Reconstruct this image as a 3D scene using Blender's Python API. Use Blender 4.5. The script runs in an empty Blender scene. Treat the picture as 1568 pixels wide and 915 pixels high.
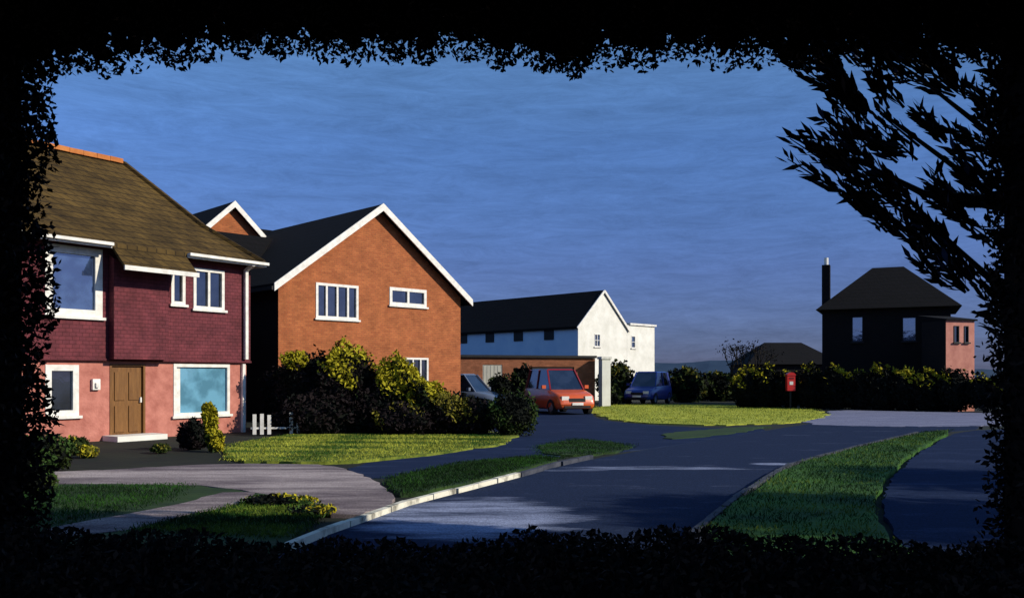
import bpy, math, random
import numpy as np
from mathutils import Vector, geometry
random.seed(7); rng=np.random.default_rng(7)
S=bpy.context.scene
R=math.radians
# ------------------------------------------------------------ materials
def base(name):
    m=bpy.data.materials.new(name); m.use_nodes=True
    nt=m.node_tree; b=nt.nodes['Principled BSDF']
    return m,nt,b
def pm(name,c1,c2,scale=2.0,rough=0.8,bump=0.3,stretch=(1,1,1),dist=0.02,c3=None,spec=0.3,fac=(0.35,0.65)):
    m,nt,b=base(name); N=nt.nodes; L=nt.links
    tc=N.new('ShaderNodeTexCoord'); mp=N.new('ShaderNodeMapping'); mp.inputs['Scale'].default_value=stretch
    L.new(tc.outputs['Object'],mp.inputs[0])
    n=N.new('ShaderNodeTexNoise'); n.inputs['Scale'].default_value=scale; n.inputs['Detail'].default_value=7; n.inputs['Roughness'].default_value=0.62
    L.new(mp.outputs[0],n.inputs['Vector'])
    r=N.new('ShaderNodeValToRGB'); r.color_ramp.elements[0].position=fac[0]; r.color_ramp.elements[1].position=fac[1]
    r.color_ramp.elements[0].color=(*c1,1); r.color_ramp.elements[1].color=(*c2,1)
    L.new(n.outputs['Fac'],r.inputs[0]); L.new(r.outputs[0],b.inputs['Base Color'])
    b.inputs['Roughness'].default_value=rough; b.inputs['Specular IOR Level'].default_value=spec
    if bump>0:
        n2=N.new('ShaderNodeTexNoise'); n2.inputs['Scale'].default_value=scale*6; n2.inputs['Detail'].default_value=5
        L.new(mp.outputs[0],n2.inputs['Vector'])
        bp=N.new('ShaderNodeBump'); bp.inputs['Strength'].default_value=bump; bp.inputs['Distance'].default_value=dist
        L.new(n2.outputs['Fac'],bp.inputs['Height']); L.new(bp.outputs[0],b.inputs['Normal'])
    return m
def brickmat(name,c1,c2,mortar,bw=0.225,bh=0.075,ms=0.006,bump=0.6,rough=0.85,lo=.62,hi=1.2,nsc=1.6):
    m,nt,b=base(name); N=nt.nodes; L=nt.links
    tc=N.new('ShaderNodeTexCoord'); sp=N.new('ShaderNodeSeparateXYZ'); L.new(tc.outputs['Object'],sp.inputs[0])
    ad=N.new('ShaderNodeMath'); L.new(sp.outputs[0],ad.inputs[0]); L.new(sp.outputs[1],ad.inputs[1])
    cb=N.new('ShaderNodeCombineXYZ'); L.new(ad.outputs[0],cb.inputs[0]); L.new(sp.outputs[2],cb.inputs[1])
    t=N.new('ShaderNodeTexBrick'); t.inputs['Scale'].default_value=1; t.inputs['Brick Width'].default_value=bw; t.inputs['Row Height'].default_value=bh
    t.inputs['Mortar Size'].default_value=ms; t.inputs['Color1'].default_value=(*c1,1); t.inputs['Color2'].default_value=(*c2,1); t.inputs['Mortar'].default_value=(*mortar,1)
    L.new(cb.outputs[0],t.inputs['Vector'])
    n=N.new('ShaderNodeTexNoise'); n.inputs['Scale'].default_value=nsc; n.inputs['Detail'].default_value=10; n.inputs['Roughness'].default_value=.75
    L.new(tc.outputs['Object'],n.inputs['Vector'])
    mr=N.new('ShaderNodeMapRange'); mr.inputs[1].default_value=.3; mr.inputs[2].default_value=.7; mr.inputs[3].default_value=lo; mr.inputs[4].default_value=hi
    L.new(n.outputs['Fac'],mr.inputs[0])
    mx=N.new('ShaderNodeMix'); mx.data_type='RGBA'; mx.blend_type='MULTIPLY'; mx.inputs[0].default_value=1
    L.new(t.outputs['Color'],mx.inputs[6]); L.new(mr.outputs[0],mx.inputs[7]); L.new(mx.outputs[2],b.inputs['Base Color'])
    bp=N.new('ShaderNodeBump'); bp.inputs['Strength'].default_value=bump; bp.inputs['Distance'].default_value=.01; bp.invert=True
    L.new(t.outputs['Fac'],bp.inputs['Height']); L.new(bp.outputs[0],b.inputs['Normal'])
    b.inputs['Roughness'].default_value=rough; b.inputs['Specular IOR Level'].default_value=.2
    return m
def glass(name,c,c2,mirror=0.35):
    m,nt,b=base(name); N=nt.nodes; L=nt.links
    tc=N.new('ShaderNodeTexCoord'); n=N.new('ShaderNodeTexNoise'); n.inputs['Scale'].default_value=1.7; n.inputs['Detail'].default_value=4
    L.new(tc.outputs['Object'],n.inputs['Vector'])
    r=N.new('ShaderNodeValToRGB'); r.color_ramp.elements[0].position=.42; r.color_ramp.elements[1].position=.58
    r.color_ramp.elements[0].color=(*c,1); r.color_ramp.elements[1].color=(*c2,1)
    L.new(n.outputs['Fac'],r.inputs[0]); L.new(r.outputs[0],b.inputs['Base Color']); b.inputs['Roughness'].default_value=.12
    g=N.new('ShaderNodeBsdfGlossy'); g.inputs['Roughness'].default_value=.04; g.inputs['Color'].default_value=(.75,.85,1,1)
    bp=N.new('ShaderNodeBump'); bp.inputs['Strength'].default_value=.08; bp.inputs['Distance'].default_value=.05
    L.new(n.outputs['Fac'],bp.inputs['Height']); L.new(bp.outputs[0],g.inputs['Normal'])
    mx=N.new('ShaderNodeMixShader'); mx.inputs[0].default_value=mirror
    L.new(b.outputs[0],mx.inputs[1]); L.new(g.outputs[0],mx.inputs[2]); L.new(mx.outputs[0],N['Material Output'].inputs[0])
    return m
M={}
M['white']=pm('white_paint',(.60,.58,.52),(.82,.80,.74),5,.5,.15,fac=(.3,.6))
M['orange_brick']=brickmat('orange_brick',(.45,.145,.050),(.36,.105,.038),(.28,.12,.06),lo=.6,hi=1.2)
M['brown_brick']=brickmat('brown_brick',(.30,.11,.055),(.22,.08,.038),(.2,.1,.06))
M['dark_and_shaded_brick']=brickmat('dark_and_shaded_brick',(.009,.007,.007),(.006,.005,.006),(.010,.008,.008))  # near-black brick, also paints the shaded side walls of a lit house
M['maroon']=brickmat('maroon_hung_tile',(.160,.034,.042),(.130,.029,.038),(.080,.018,.022),.17,.1,.006,.7,.75,.5,1.3,2.2)
M['pink']=pm('pink_render',(.36,.12,.09),(.54,.21,.16),2.6,.85,.6)
M['pinkh']=pm('pink_render_far',(.42,.16,.12),(.60,.26,.19),1.5,.85,.3)
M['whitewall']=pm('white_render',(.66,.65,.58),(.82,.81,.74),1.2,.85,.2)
M['shadewall']=pm('blue_shaded_white_render',(.52,.68,.85),(.62,.76,.90),1.0,.85,.2)  # white render with its bluish shade painted into the colour
M['roof_brown']=brickmat('brown_roof_tile',(.105,.064,.016),(.070,.043,.012),(.028,.018,.007),.28,.2,.014,.8,.8,.35,1.4,1.1)
M['roof_black']=brickmat('black_roof_tile',(.005,.004,.005),(.003,.003,.004),(.002,.002,.002),.3,.22,.02,.8,.95)
M['ridge']=pm('orange_ridge_tile',(.42,.13,.03),(.55,.2,.05),5,.8,.3)
M['door']=pm('brown_door',(.14,.06,.014),(.22,.10,.025),3,.5,.3,(6,6,.6))
M['gl_dark']=glass('dark_glass',(.005,.006,.010),(.015,.02,.035),.12)
M['gl_blue']=glass('blue_tinted_glass',(.022,.038,.09),(.045,.08,.17),.18)  # dark blue tint varied by noise, under a weak mirror
M['gl_sky']=glass('reflecting_glass',(.06,.11,.24),(.10,.16,.30),.6)
M['gl_bay']=glass('blue_reflection_glass',(.085,.22,.31),(.15,.36,.50),.05)  # light blue sky reflection over curtains, painted into the base colour
M['black']=pm('black_trim',(.006,.006,.007),(.012,.012,.014),5,.6,.1)
M['grey']=pm('pale_door_paint',(.36,.35,.30),(.46,.45,.38),3,.6,.2,(4,4,.5))
M['bark']=pm('bark',(.012,.009,.007),(.03,.022,.016),6,.9,.8,(1,1,.25))
M['red']=pm('red_enamel',(.5,.02,.015),(.6,.03,.02),4,.3,.05,spec=.5)
# ------------------------------------------------------------ helpers
def link(o,parent=None):
    S.collection.objects.link(o)
    if parent: o.parent=parent
    return o
def empty(name,loc=(0,0,0),rz=0):
    e=bpy.data.objects.new(name,None); e.location=loc; e.rotation_euler=(0,0,rz); e.empty_display_size=.3
    return link(e)
def mesh(name,v,f,mat,parent=None,smooth=False,mi=None):
    me=bpy.data.meshes.new(name); me.from_pydata([tuple(a) for a in v],[],f)
    mats=mat if isinstance(mat,list) else [mat]
    for m in mats: me.materials.append(m)
    if mi is not None: me.polygons.foreach_set('material_index',mi)
    if smooth: me.polygons.foreach_set('use_smooth',[True]*len(f))
    me.update(); return link(bpy.data.objects.new(name,me),parent)
BF=[(0,3,2,1),(4,5,6,7),(0,1,5,4),(1,2,6,5),(2,3,7,6),(3,0,4,7)]
def bx(x0,x1,y0,y1,z0,z1):
    return [(x0,y0,z0),(x1,y0,z0),(x1,y1,z0),(x0,y1,z0),(x0,y0,z1),(x1,y0,z1),(x1,y1,z1),(x0,y1,z1)]
def box(name,x0,x1,y0,y1,z0,z1,mat,parent=None):
    return mesh(name,bx(x0,x1,y0,y1,z0,z1),BF,mat,parent)
def boxes(name,lst,mat,parent=None):
    v=[];f=[]
    for b in lst:
        k=len(v); v+=bx(*b) if len(b)==6 else b; f+=[tuple(i+k for i in q) for q in BF]
    return mesh(name,v,f,mat,parent)
def beam(p0,p1,w,h,up=(0,0,1)):
    p0=Vector(p0);p1=Vector(p1);d=(p1-p0).normalized();s=d.cross(Vector(up)).normalized();u=s.cross(d)
    def c(p,a,b): return tuple(p+s*a*w/2+u*b*h/2)
    return [c(p0,-1,-1),c(p0,1,-1),c(p1,1,-1),c(p1,-1,-1),c(p0,-1,1),c(p0,1,1),c(p1,1,1),c(p1,-1,1)]
def slabq(name,q,th,mat,parent):
    v=[tuple(a) for a in q]+[(a[0],a[1],a[2]-th) for a in q]; n=len(q)
    f=[tuple(range(n)),tuple(range(2*n-1,n-1,-1))]+[(i,i+n,(i+1)%n+n,(i+1)%n) for i in range(n)]
    return mesh(name,v,f,mat,parent)
def wall(name,outline,openings,y,mat,parent,rev=.1):
    loops=[[Vector((a,b,0)) for a,b in outline]]
    for (a,b,c,d) in openings: loops.append([Vector((a,c,0)),Vector((a,d,0)),Vector((b,d,0)),Vector((b,c,0))])
    flat=[p for l in loops for p in l]
    tr=geometry.tessellate_polygon(loops)
    v=[(p.x,y,p.y) for p in flat]; f=[]
    for t in tr:
        a,b,c=[flat[i] for i in t]
        cr=(b-a).cross(c-a).z
        f.append(tuple(t) if cr>0 else (t[0],t[2],t[1]))
    k=len(outline)
    for o in openings:
        b0=len(v)
        for i in range(4): v.append((v[k+i][0],y+rev,v[k+i][2]))
        for i in range(4): f.append((k+i,k+(i+1)%4,b0+(i+1)%4,b0+i))
        k+=4
    return mesh(name,v,f,mat,parent)
def window(name,x0,x1,z0,z1,y,fm,gm,parent,mull=1,trans=0,fw=.07,sill=True):
    L=[(x0,x0+fw,y-.025,y+.06,z0,z1),(x1-fw,x1,y-.025,y+.06,z0,z1),(x0+fw,x1-fw,y-.023,y+.058,z0,z0+fw),(x0+fw,x1-fw,y-.023,y+.058,z1-fw,z1)]
    for i in range(mull):
        c=x0+(x1-x0)*(i+1)/(mull+1); L.append((c-fw*.4,c+fw*.4,y-.015,y+.05,z0+fw,z1-fw))
    if trans:
        c=z0+(z1-z0)*trans; L.append((x0+fw,x1-fw,y-.010,y+.045,c-fw*.3,c+fw*.3))
    if sill: L.append((x0-.06,x1+.06,y-.09,y-.027,z0-.06,z0+.01))
    boxes(name+'_frame',L,fm,parent)
    mesh(name+'_glass',[(x0,y+.055,z0),(x1,y+.055,z0),(x1,y+.055,z1),(x0,y+.055,z1)],[(0,1,2,3)],gm,parent)
def cyl(name,x,y,z0,z1,r,mat,parent=None,n=12,r2=None):
    r2=r if r2 is None else r2
    v=[(x+r*math.cos(2*math.pi*i/n),y+r*math.sin(2*math.pi*i/n),z0) for i in range(n)]+[(x+r2*math.cos(2*math.pi*i/n),y+r2*math.sin(2*math.pi*i/n),z1) for i in range(n)]
    f=[(i,(i+1)%n,(i+1)%n+n,i+n) for i in range(n)]+[tuple(range(n,2*n)),tuple(range(n-1,-1,-1))]
    return mesh(name,v,f,mat,parent)
# ------------------------------------------------------------ houses
def gable_house(name,ox,oy,ang,W,D,eave,ridge,wallm,roofm,ops=(),trim=True,left_ops=(),fo=.35,so=.35,wz=0,sidem=None):
    h=empty(name,(ox,oy,wz),ang)
    k=(ridge-eave)/(W/2)
    wall('front_wall',[(0,0),(W,0),(W,eave),(W/2,ridge),(0,eave)],[o[:4] for o in ops],0,wallm,h)
    mesh('side_walls',[(0,0,0),(0,D,0),(0,D,eave),(0,0,eave),(W,0,0),(W,D,0),(W,D,eave),(W,0,eave),(W/2,D,ridge)],
         [(0,3,2,1),(4,5,6,7),(1,2,8,6,5)],sidem or wallm,h)
    th=.16; zl=eave-k*so+th; zr=ridge+th
    slabq('roof_left',[(-so,-fo,zl),(W/2,-fo,zr),(W/2,D+fo,zr),(-so,D+fo,zl)],th,roofm,h)
    slabq('roof_right',[(W/2,-fo,zr),(W+so,-fo,zl),(W+so,D+fo,zl),(W/2,D+fo,zr)],th,roofm,h)
    if trim:
        t=.26
        for nm,xe in (('bargeboard_1',-so-.02),('bargeboard_2',W+so+.02)):
            ze=eave-k*so-.02
            a=(xe,-fo-.03,ze+.02);b=(W/2,-fo-.03,ridge+.02)
            v=[(a[0],-fo-.05,a[2]-t*.5),(b[0],-fo-.05,b[2]-t*.5),(b[0],-fo-.002,b[2]-t*.5),(a[0],-fo-.002,a[2]-t*.5),
               (a[0],-fo-.05,a[2]+t*.62),(b[0],-fo-.05,b[2]+t*.62),(b[0],-fo-.002,b[2]+t*.62),(a[0],-fo-.002,a[2]+t*.62)]
            boxes(nm,[v],M['white'],h)
        boxes('gutters',[(-so-.10,-so-.01,-fo,D,eave-k*so-.08,eave-k*so+.05),(W+so+.01,W+so+.10,-fo,D,eave-k*so-.08,eave-k*so+.05)],M['black'],h)
    for i,o in enumerate(ops):
        window('window_%d'%(i+1),o[0],o[1],o[2],o[3],0,M['white'],o[4],h,o[5],o[6],o[7] if len(o)>7 else .075)
    return h
# house 1 : maroon & pink house, left
th1=math.atan2(.812,.584)
h1=empty('maroon_house',(-11.6,21,0),th1)
G0=(.05,.88,.68,1.98); BAY=(3.55,5.4,.56,2.04)
wall('ground_floor_wall',[(-3,0),(1.7,0),(1.7,2.02),(2.7,2.02),(2.7,0),(6.0,0),(6.0,2.12),(-3,2.12)],[G0,BAY],0,M['pink'],h1)
W1=(.0,1.45,3.2,4.98); W2=(3.42,3.86,3.7,4.65); W3=(4.12,5.15,3.62,4.8)
wall('upper_wall',[(-3,2.12),(6.08,2.12),(6.08,5.1),(-3,5.1)],[W1,W2,W3],-.09,M['maroon'],h1)
mesh('other_walls',[(6.0,0,0),(6.0,7,0),(6.0,7,2.12),(6.0,0,2.12),(6.08,-.09,2.12),(6.08,7.1,2.12),(6.08,7.1,5.1),(6.08,-.09,5.1),(-3,7,0),(-3,7,5.1),(-3,0,0),(-3,0,5.1),(6.0,7,5.1),(-3,-.09,2.12),(6.08,0.02,2.12),(-3,.02,2.12)],
     [(0,1,2,3),(4,5,6,7),(1,8,9,12),(10,11,9,8),(13,15,14,4)],M['maroon'],h1)
box('plinth_course',-3,6.1,-.12,-.093,2.09,2.15,M['maroon'],h1)
window('upper_window',*W1,-.09,M['white'],M['gl_blue'],h1,0,0,.19)
window('landing_window',*W2,-.09,M['white'],M['gl_dark'],h1,0,0,.09)
window('bedroom_window',*W3,-.09,M['white'],M['gl_dark'],h1,1,0,.09)
window('kitchen_window',*G0,0,M['white'],M['gl_dark'],h1,0,0,.15)
window('bay_window',*BAY,0,M['white'],M['gl_bay'],h1,0,0,.09)
boxes('bay_curtain_edge',[(3.64,3.80,.052,.054,.66,1.94)],M['white'],h1)
mesh('front_door',bx(1.76,2.64,.06,.1,0.02,1.96),BF,M['door'],h1)
boxes('door_frame',[(1.7,1.758,-.02,.1,0,2.02),(2.642,2.7,-.02,.1,0,2.02),(1.758,2.642,-.018,.1,1.962,2.02)],M['door'],h1)
boxes('door_panels',[(1.86,2.14,.03,.058,.2,.9),(2.26,2.54,.03,.058,.2,.9),(1.86,2.14,.03,.058,1.05,1.8),(2.26,2.54,.03,.058,1.05,1.8)],M['door'],h1)
boxes('door_handle',[(2.56,2.60,-.01,.055,.98,1.12)],M['white'],h1)
box('doorstep',1.5,2.9,-.75,-.02,0,.14,M['whitewall'],h1)
boxes('porch_lamp',[(1.20,1.40,-.10,-.0025,1.34,1.62),(1.26,1.34,-.16,-.102,1.40,1.52)],M['white'],h1)
wall('upper_bay_wall',[(1.62,2.14),(3.18,2.14),(3.18,4.75),(1.62,4.75)],[],-.36,M['maroon'],h1)
mesh('upper_bay_cheeks',[(1.62,-.36,2.14),(1.62,-.092,2.14),(1.62,-.092,4.9),(1.62,-.36,4.75),(3.18,-.36,2.14),(3.18,-.092,2.14),(3.18,-.092,4.9),(3.18,-.36,4.75)],[(0,3,2,1),(4,5,6,7),(0,1,5,4)],M['maroon'],h1)
slabq('catslide_roof',[(1.52,-1.05,4.52),(3.62,-1.05,4.52),(3.62,-.42,5.10),(1.52,-.42,5.10)],.1,M['roof_brown'],h1)
box('catslide_fascia',1.50,3.64,-1.10,-1.052,4.40,4.52,M['white'],h1)
rz=8.28; e=5.13; x0,x1=-3.4,6.28; y0,y1=-.5,7.4; rx=4.05
# hipped roof, sprocketed (flaring) towards the eaves
ym,zm=1.05,6.26; xm=5.18
mesh('roof',[(x0,y0,e),(x1,y0,e),(x1,y1,e),(x0,y1,e),(x0,ym,zm),(xm,ym,zm),(xm,5.85,zm),(x0,5.85,zm),(x0,3.45,rz),(rx,3.45,rz),(x0,y0,e-.1),(x1,y0,e-.1),(x1,y1,e-.1),(x0,y1,e-.1)],
     [(0,1,5,4),(1,2,6,5),(2,3,7,6),(4,5,9,8),(5,6,9),(6,7,8,9),(0,4,8,7,3),(0,10,11,1),(1,11,12,2),(2,12,13,3),(10,13,12,11)],M['roof_brown'],h1)
boxes('ridge_tiles',[beam((-3.4+i*.41,3.45,rz+.03+random.uniform(-.008,.008)),(-3.4+i*.41+.40,3.45,rz+.03),.26,.14) for i in range(18)],M['ridge'],h1)
boxes('hip_tiles',[beam((rx,3.45,rz+.02),(xm,ym,zm+.03),.2,.1),beam((xm,ym,zm+.03),(x1,y0,e+.03),.2,.1)],M['roof_brown'],h1)
boxes('fascia',[(3.66,6.32,-.56,-.503,4.99,5.11),(-3.4,1.46,-.56,-.503,4.99,5.11),(6.283,6.32,-.50,7.4,4.99,5.11)],M['white'],h1)
boxes('gutter',[(-3.4,1.46,-.66,-.563,5.04,5.12),(3.66,6.34,-.66,-.563,5.04,5.12)],M['white'],h1)
boxes('downpipe',[(5.80,5.90,-.24,-.14,2.2,4.9),beam((5.85,-.19,4.88),(5.85,-.55,5.02),.09,.09),(5.80,5.90,-.10,-.003,0,2.06)],M['white'],h1)
# house 2
a2=math.atan2(.704,.71)
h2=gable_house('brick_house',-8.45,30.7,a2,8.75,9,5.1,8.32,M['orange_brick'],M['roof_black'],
  ops=[(1.55,3.45,3.86,5.2,M['gl_dark'],3,0,.10),(4.95,6.85,4.55,5.28,M['gl_dark'],1,0,.13),(5.75,6.95,1.35,2.45,M['gl_dark'],2,0,.08)],sidem=M['dark_and_shaded_brick'])  # side walls get near-black brick: their shade is painted in
boxes('back_wing',[(-5.5,-.01,3.2,8.6,0,5.0)],M['dark_and_shaded_brick'],h2)
slabq('back_wing_roof_front',[(-5.8,2.9,4.95),(-.0,2.9,4.95),(3.0,5.9,7.7),(-5.8,5.9,7.7)],.12,M['roof_black'],h2)
# house behind with little gable
hb=gable_house('brick_house',-13.65,37.2,a2,2.9,7,8.0,9.35,M['orange_brick'],M['roof_black'],fo=.3,so=.28)
boxes('main_wing',[(3.0,8.5,1.2,6.8,0,6.2)],M['dark_and_shaded_brick'],hb)
slabq('main_wing_roof',[(-1.6,1.0,6.6),(8.9,-2.0,6.0),(8.9,2.5,8.95),(-1.6,2.5,8.95)],.12,M['roof_black'],hb)
# white house
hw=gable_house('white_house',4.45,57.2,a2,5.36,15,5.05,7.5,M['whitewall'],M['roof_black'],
  ops=[(1.7,2.35,3.7,4.6,M['gl_blue'],1,.5,.06)],trim=False,so=.2,fo=.08,sidem=M['shadewall'])
boxes('barge',[beam((-.2,-.12,4.9),(2.68,-.12,7.6),.06,.16),beam((2.68,-.12,7.6),(5.56,-.12,4.9),.06,.16)],M['white'],hw)
wall('extension_wall',[(5.37,0),(8.7,0),(8.7,5.35),(5.37,5.35)],[(5.85,6.35,3.7,4.6)],.0,M['whitewall'],hw)
boxes('extension_roof',[(5.62,8.8,-.12,4.1,5.36,5.50)],M['white'],hw)
mesh('extension_side',[(8.7,0,0),(8.7,4,0),(8.7,4,5.35),(8.7,0,5.35)],[(0,1,2,3)],M['whitewall'],hw)
window('extension_window',5.85,6.35,3.7,4.6,0,M['white'],M['gl_blue'],hw,0,.5,.06)
for i in range(4):
    yy=2.2+i*3.0
    boxes('side_window_%d'%(i+1),[(-.05,-.003,yy,yy+.9,4.2,4.95)],M['black'],hw)
# dark house on the right
hd=empty('dark_brick_house',(16.8,46,0),R(-25))
wall('front_wall',[(0,0),(6.2,0),(6.2,5.3),(0,5.3)],[(1.5,2.05,3.5,4.85),(3.95,4.6,3.5,4.75)],0,M['dark_and_shaded_brick'],hd)
mesh('other_walls',[(0,0,0),(0,6,0),(0,6,5.3),(0,0,5.3),(6.2,0,0),(6.2,6,0),(6.2,6,5.3),(6.2,0,5.3)],[(0,3,2,1),(4,5,6,7),(1,2,6,5)],M['dark_and_shaded_brick'],hd)
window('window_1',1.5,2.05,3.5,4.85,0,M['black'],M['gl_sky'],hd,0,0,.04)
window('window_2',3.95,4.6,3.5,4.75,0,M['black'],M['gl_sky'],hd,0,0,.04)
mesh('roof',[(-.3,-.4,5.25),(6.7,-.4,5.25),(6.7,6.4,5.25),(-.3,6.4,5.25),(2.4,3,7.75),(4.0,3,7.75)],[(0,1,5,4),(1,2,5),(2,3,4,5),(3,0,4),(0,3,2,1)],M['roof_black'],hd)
box('chimney',-.05,.36,.4,.9,5.3,7.75,M['dark_and_shaded_brick'],hd)
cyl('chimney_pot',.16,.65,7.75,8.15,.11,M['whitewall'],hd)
hp=empty('added_sunlit_side',(20.75,40.6,0),R(15))  # separate block added to stand for the dark house's sunlit right side
wall('front_wall',[(0,0),(1.65,0),(1.65,4.35),(0,4.35)],[(.45,.75,3.3,4.1),(1.05,1.3,3.3,4.1)],0,M['pinkh'],hp)
mesh('other_walls',[(0,0,0),(0,1.6,0),(0,1.6,4.35),(0,0,4.35),(1.65,0,0),(1.65,1.6,0),(1.65,1.6,4.35),(1.65,0,4.35)],[(0,3,2,1),(4,5,6,7),(1,2,6,5)],M['dark_and_shaded_brick'],hp)
window('window_1',.45,.75,3.3,4.1,0,M['black'],M['gl_dark'],hp,0,0,.03)
window('window_2',1.05,1.3,3.3,4.1,0,M['black'],M['gl_dark'],hp,0,0,.03)
slabq('roof',[(-.05,-.1,4.42),(1.75,-.1,4.42),(1.75,1.8,4.7),(-.05,1.8,4.7)],.08,M['roof_black'],hp)
hl=empty('bungalow',(18.5,66,0),R(0))
boxes('walls',[(0,7,0,6,0,2.6)],M['dark_and_shaded_brick'],hl)
mesh('roof',[(-.3,-.3,2.6),(7.3,-.3,2.6),(7.3,6.3,2.6),(-.3,6.3,2.6),(2,3,4.4),(5,3,4.4)],[(0,1,5,4),(1,2,5),(2,3,4,5),(3,0,4),(0,3,2,1)],M['roof_black'],hl)
# garage
gg=empty('brick_garage',(-2.95,45,0),math.atan2(.3,.954))
wall('front_wall',[(0,0),(7.95,0),(7.95,2.68),(0,2.68)],[(1.45,2.55,.0001,2.3),(4.2,6.7,.0001,2.2)],0,M['brown_brick'],gg)
mesh('other_walls',[(0,0,0),(0,5,0),(0,5,2.68),(0,0,2.68),(7.95,0,0),(7.95,5,0),(7.95,5,2.68),(7.95,0,2.68)],[(0,3,2,1),(4,5,6,7),(1,2,6,5)],M['brown_brick'],gg)
boxes('pale_door',[(1.45,2.55,.03,.08,0,2.3)],M['grey'],gg)
boxes('door_battens',[(1.5+i*.2,1.52+i*.2,.015,.028,.05,2.25) for i in range(6)],M['grey'],gg)
boxes('garage_door',[(4.2,6.7,.05,.09,0,2.2)],M['black'],gg)
boxes('flat_roof',[(-.15,8.0,-.15,5.1,2.69,2.82)],M['black'],gg)
gp=empty('white_gate_pier',(4.95,46.6,0),math.atan2(.3,.954))
boxes('shaft',[(0,.5,0,.5,0,2.62)],M['whitewall'],gp); boxes('cap',[(-.06,.56,-.06,.56,2.623,2.76)],M['white'],gp)
# ------------------------------------------------------------ ground
def poly(name,pts,z,mat,am0=.05):
    out=[]
    n=len(pts)
    q=[]
    for i in range(n):
        a=pts[i];b=pts[(i+1)%n]
        if math.dist(a,b)>1.2:
            q+=[(a[0]*.8+b[0]*.2,a[1]*.8+b[1]*.2),(a[0]*.2+b[0]*.8,a[1]*.2+b[1]*.8)]
        else: q+=[((a[0]+b[0])/2,(a[1]+b[1])/2)]
    pts=q; n=len(pts); ph=random.random()*6
    for i in range(n):
        a=pts[i];b=pts[(i+1)%n]; d=math.dist(a,b); k=max(1,min(20,int(d/.22)))
        for j in range(k):
            t=j/k
            x=a[0]+(b[0]-a[0])*t;y=a[1]+(b[1]-a[1])*t
            out.append((x+am0*(math.sin(y*2.3+ph)*.5+random.uniform(-.6,.6)),y+am0*(math.sin(x*1.9+ph)*.5+random.uniform(-.6,.6))))
    ar=sum(out[i][0]*out[(i+1)%len(out)][1]-out[(i+1)%len(out)][0]*out[i][1] for i in range(len(out)))
    if ar<0: out=out[::-1]
    n=len(out)
    tr=geometry.tessellate_polygon([[Vector((p[0],p[1],0)) for p in out]])
    v=[(p[0],p[1],z) for p in out]+[(p[0],p[1],-.02) for p in out]
    f=[]
    for t in tr:
        a,b,c=[Vector((*out[i],0)) for i in t]
        f.append(tuple(t) if (b-a).cross(c-a).z>0 else (t[0],t[2],t[1]))
    f+=[(i,i+n,(i+1)%n+n,(i+1)%n) for i in range(n)]
    return mesh(name,v,f,mat)
def asphalt(name,dark,light,patch=None,rough=.95,lo=.50,hi=.80):
    m,nt,b=base(name); N=nt.nodes; L=nt.links
    tc=N.new('ShaderNodeTexCoord'); mp=N.new('ShaderNodeMapping'); mp.inputs['Scale'].default_value=(.35,1.6,1); mp.inputs['Rotation'].default_value=(0,0,R(-8))
    L.new(tc.outputs['Object'],mp.inputs[0])
    n=N.new('ShaderNodeTexNoise'); n.inputs['Scale'].default_value=1.3; n.inputs['Detail'].default_value=9; n.inputs['Roughness'].default_value=.72; L.new(mp.outputs[0],n.inputs['Vector'])
    fac=n.outputs['Fac']
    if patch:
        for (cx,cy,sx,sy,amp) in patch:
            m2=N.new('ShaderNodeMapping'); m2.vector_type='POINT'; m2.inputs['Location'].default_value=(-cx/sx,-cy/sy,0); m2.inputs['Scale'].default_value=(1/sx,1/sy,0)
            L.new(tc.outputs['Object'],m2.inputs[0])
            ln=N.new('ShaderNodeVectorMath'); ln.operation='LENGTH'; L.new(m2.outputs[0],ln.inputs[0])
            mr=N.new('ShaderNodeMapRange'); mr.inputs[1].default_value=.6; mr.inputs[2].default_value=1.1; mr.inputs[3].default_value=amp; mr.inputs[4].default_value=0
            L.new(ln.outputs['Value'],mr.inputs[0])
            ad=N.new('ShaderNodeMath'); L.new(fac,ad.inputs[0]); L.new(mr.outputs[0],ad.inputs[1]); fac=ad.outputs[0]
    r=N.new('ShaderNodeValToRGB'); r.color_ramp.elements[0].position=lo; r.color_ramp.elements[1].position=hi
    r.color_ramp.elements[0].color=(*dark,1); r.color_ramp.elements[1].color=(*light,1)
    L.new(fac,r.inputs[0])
    g=N.new('ShaderNodeTexNoise'); g.inputs['Scale'].default_value=55; g.inputs['Detail'].default_value=3; L.new(tc.outputs['Object'],g.inputs['Vector'])
    mr=N.new('ShaderNodeMapRange'); mr.inputs[1].default_value=.3; mr.inputs[2].default_value=.7; mr.inputs[3].default_value=.55; mr.inputs[4].default_value=1.45; L.new(g.outputs['Fac'],mr.inputs[0])
    mx=N.new('ShaderNodeMix'); mx.data_type='RGBA'; mx.blend_type='MULTIPLY'; mx.inputs[0].default_value=1
    L.new(r.outputs[0],mx.inputs[6]); L.new(mr.outputs[0],mx.inputs[7]); L.new(mx.outputs[2],b.inputs['Base Color'])
    b.inputs['Roughness'].default_value=rough; b.inputs['Specular IOR Level'].default_value=.03
    bp=N.new('ShaderNodeBump'); bp.inputs['Strength'].default_value=.35; bp.inputs['Distance'].default_value=.006; L.new(g.outputs['Fac'],bp.inputs['Height']); L.new(bp.outputs[0],b.inputs['Normal'])
    return m
M['road']=asphalt('asphalt',(.020,.031,.066),(.27,.31,.44),[(-.55,10.2,1.5,1.7,.30),(2.7,15.6,2.0,.4,.20),(5.0,16.3,.5,.25,.34),(1.0,15.2,.8,.25,.15)],.95,.60,.88)  # near patch: paler worn asphalt, with its sunlit look painted into the colour
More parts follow.
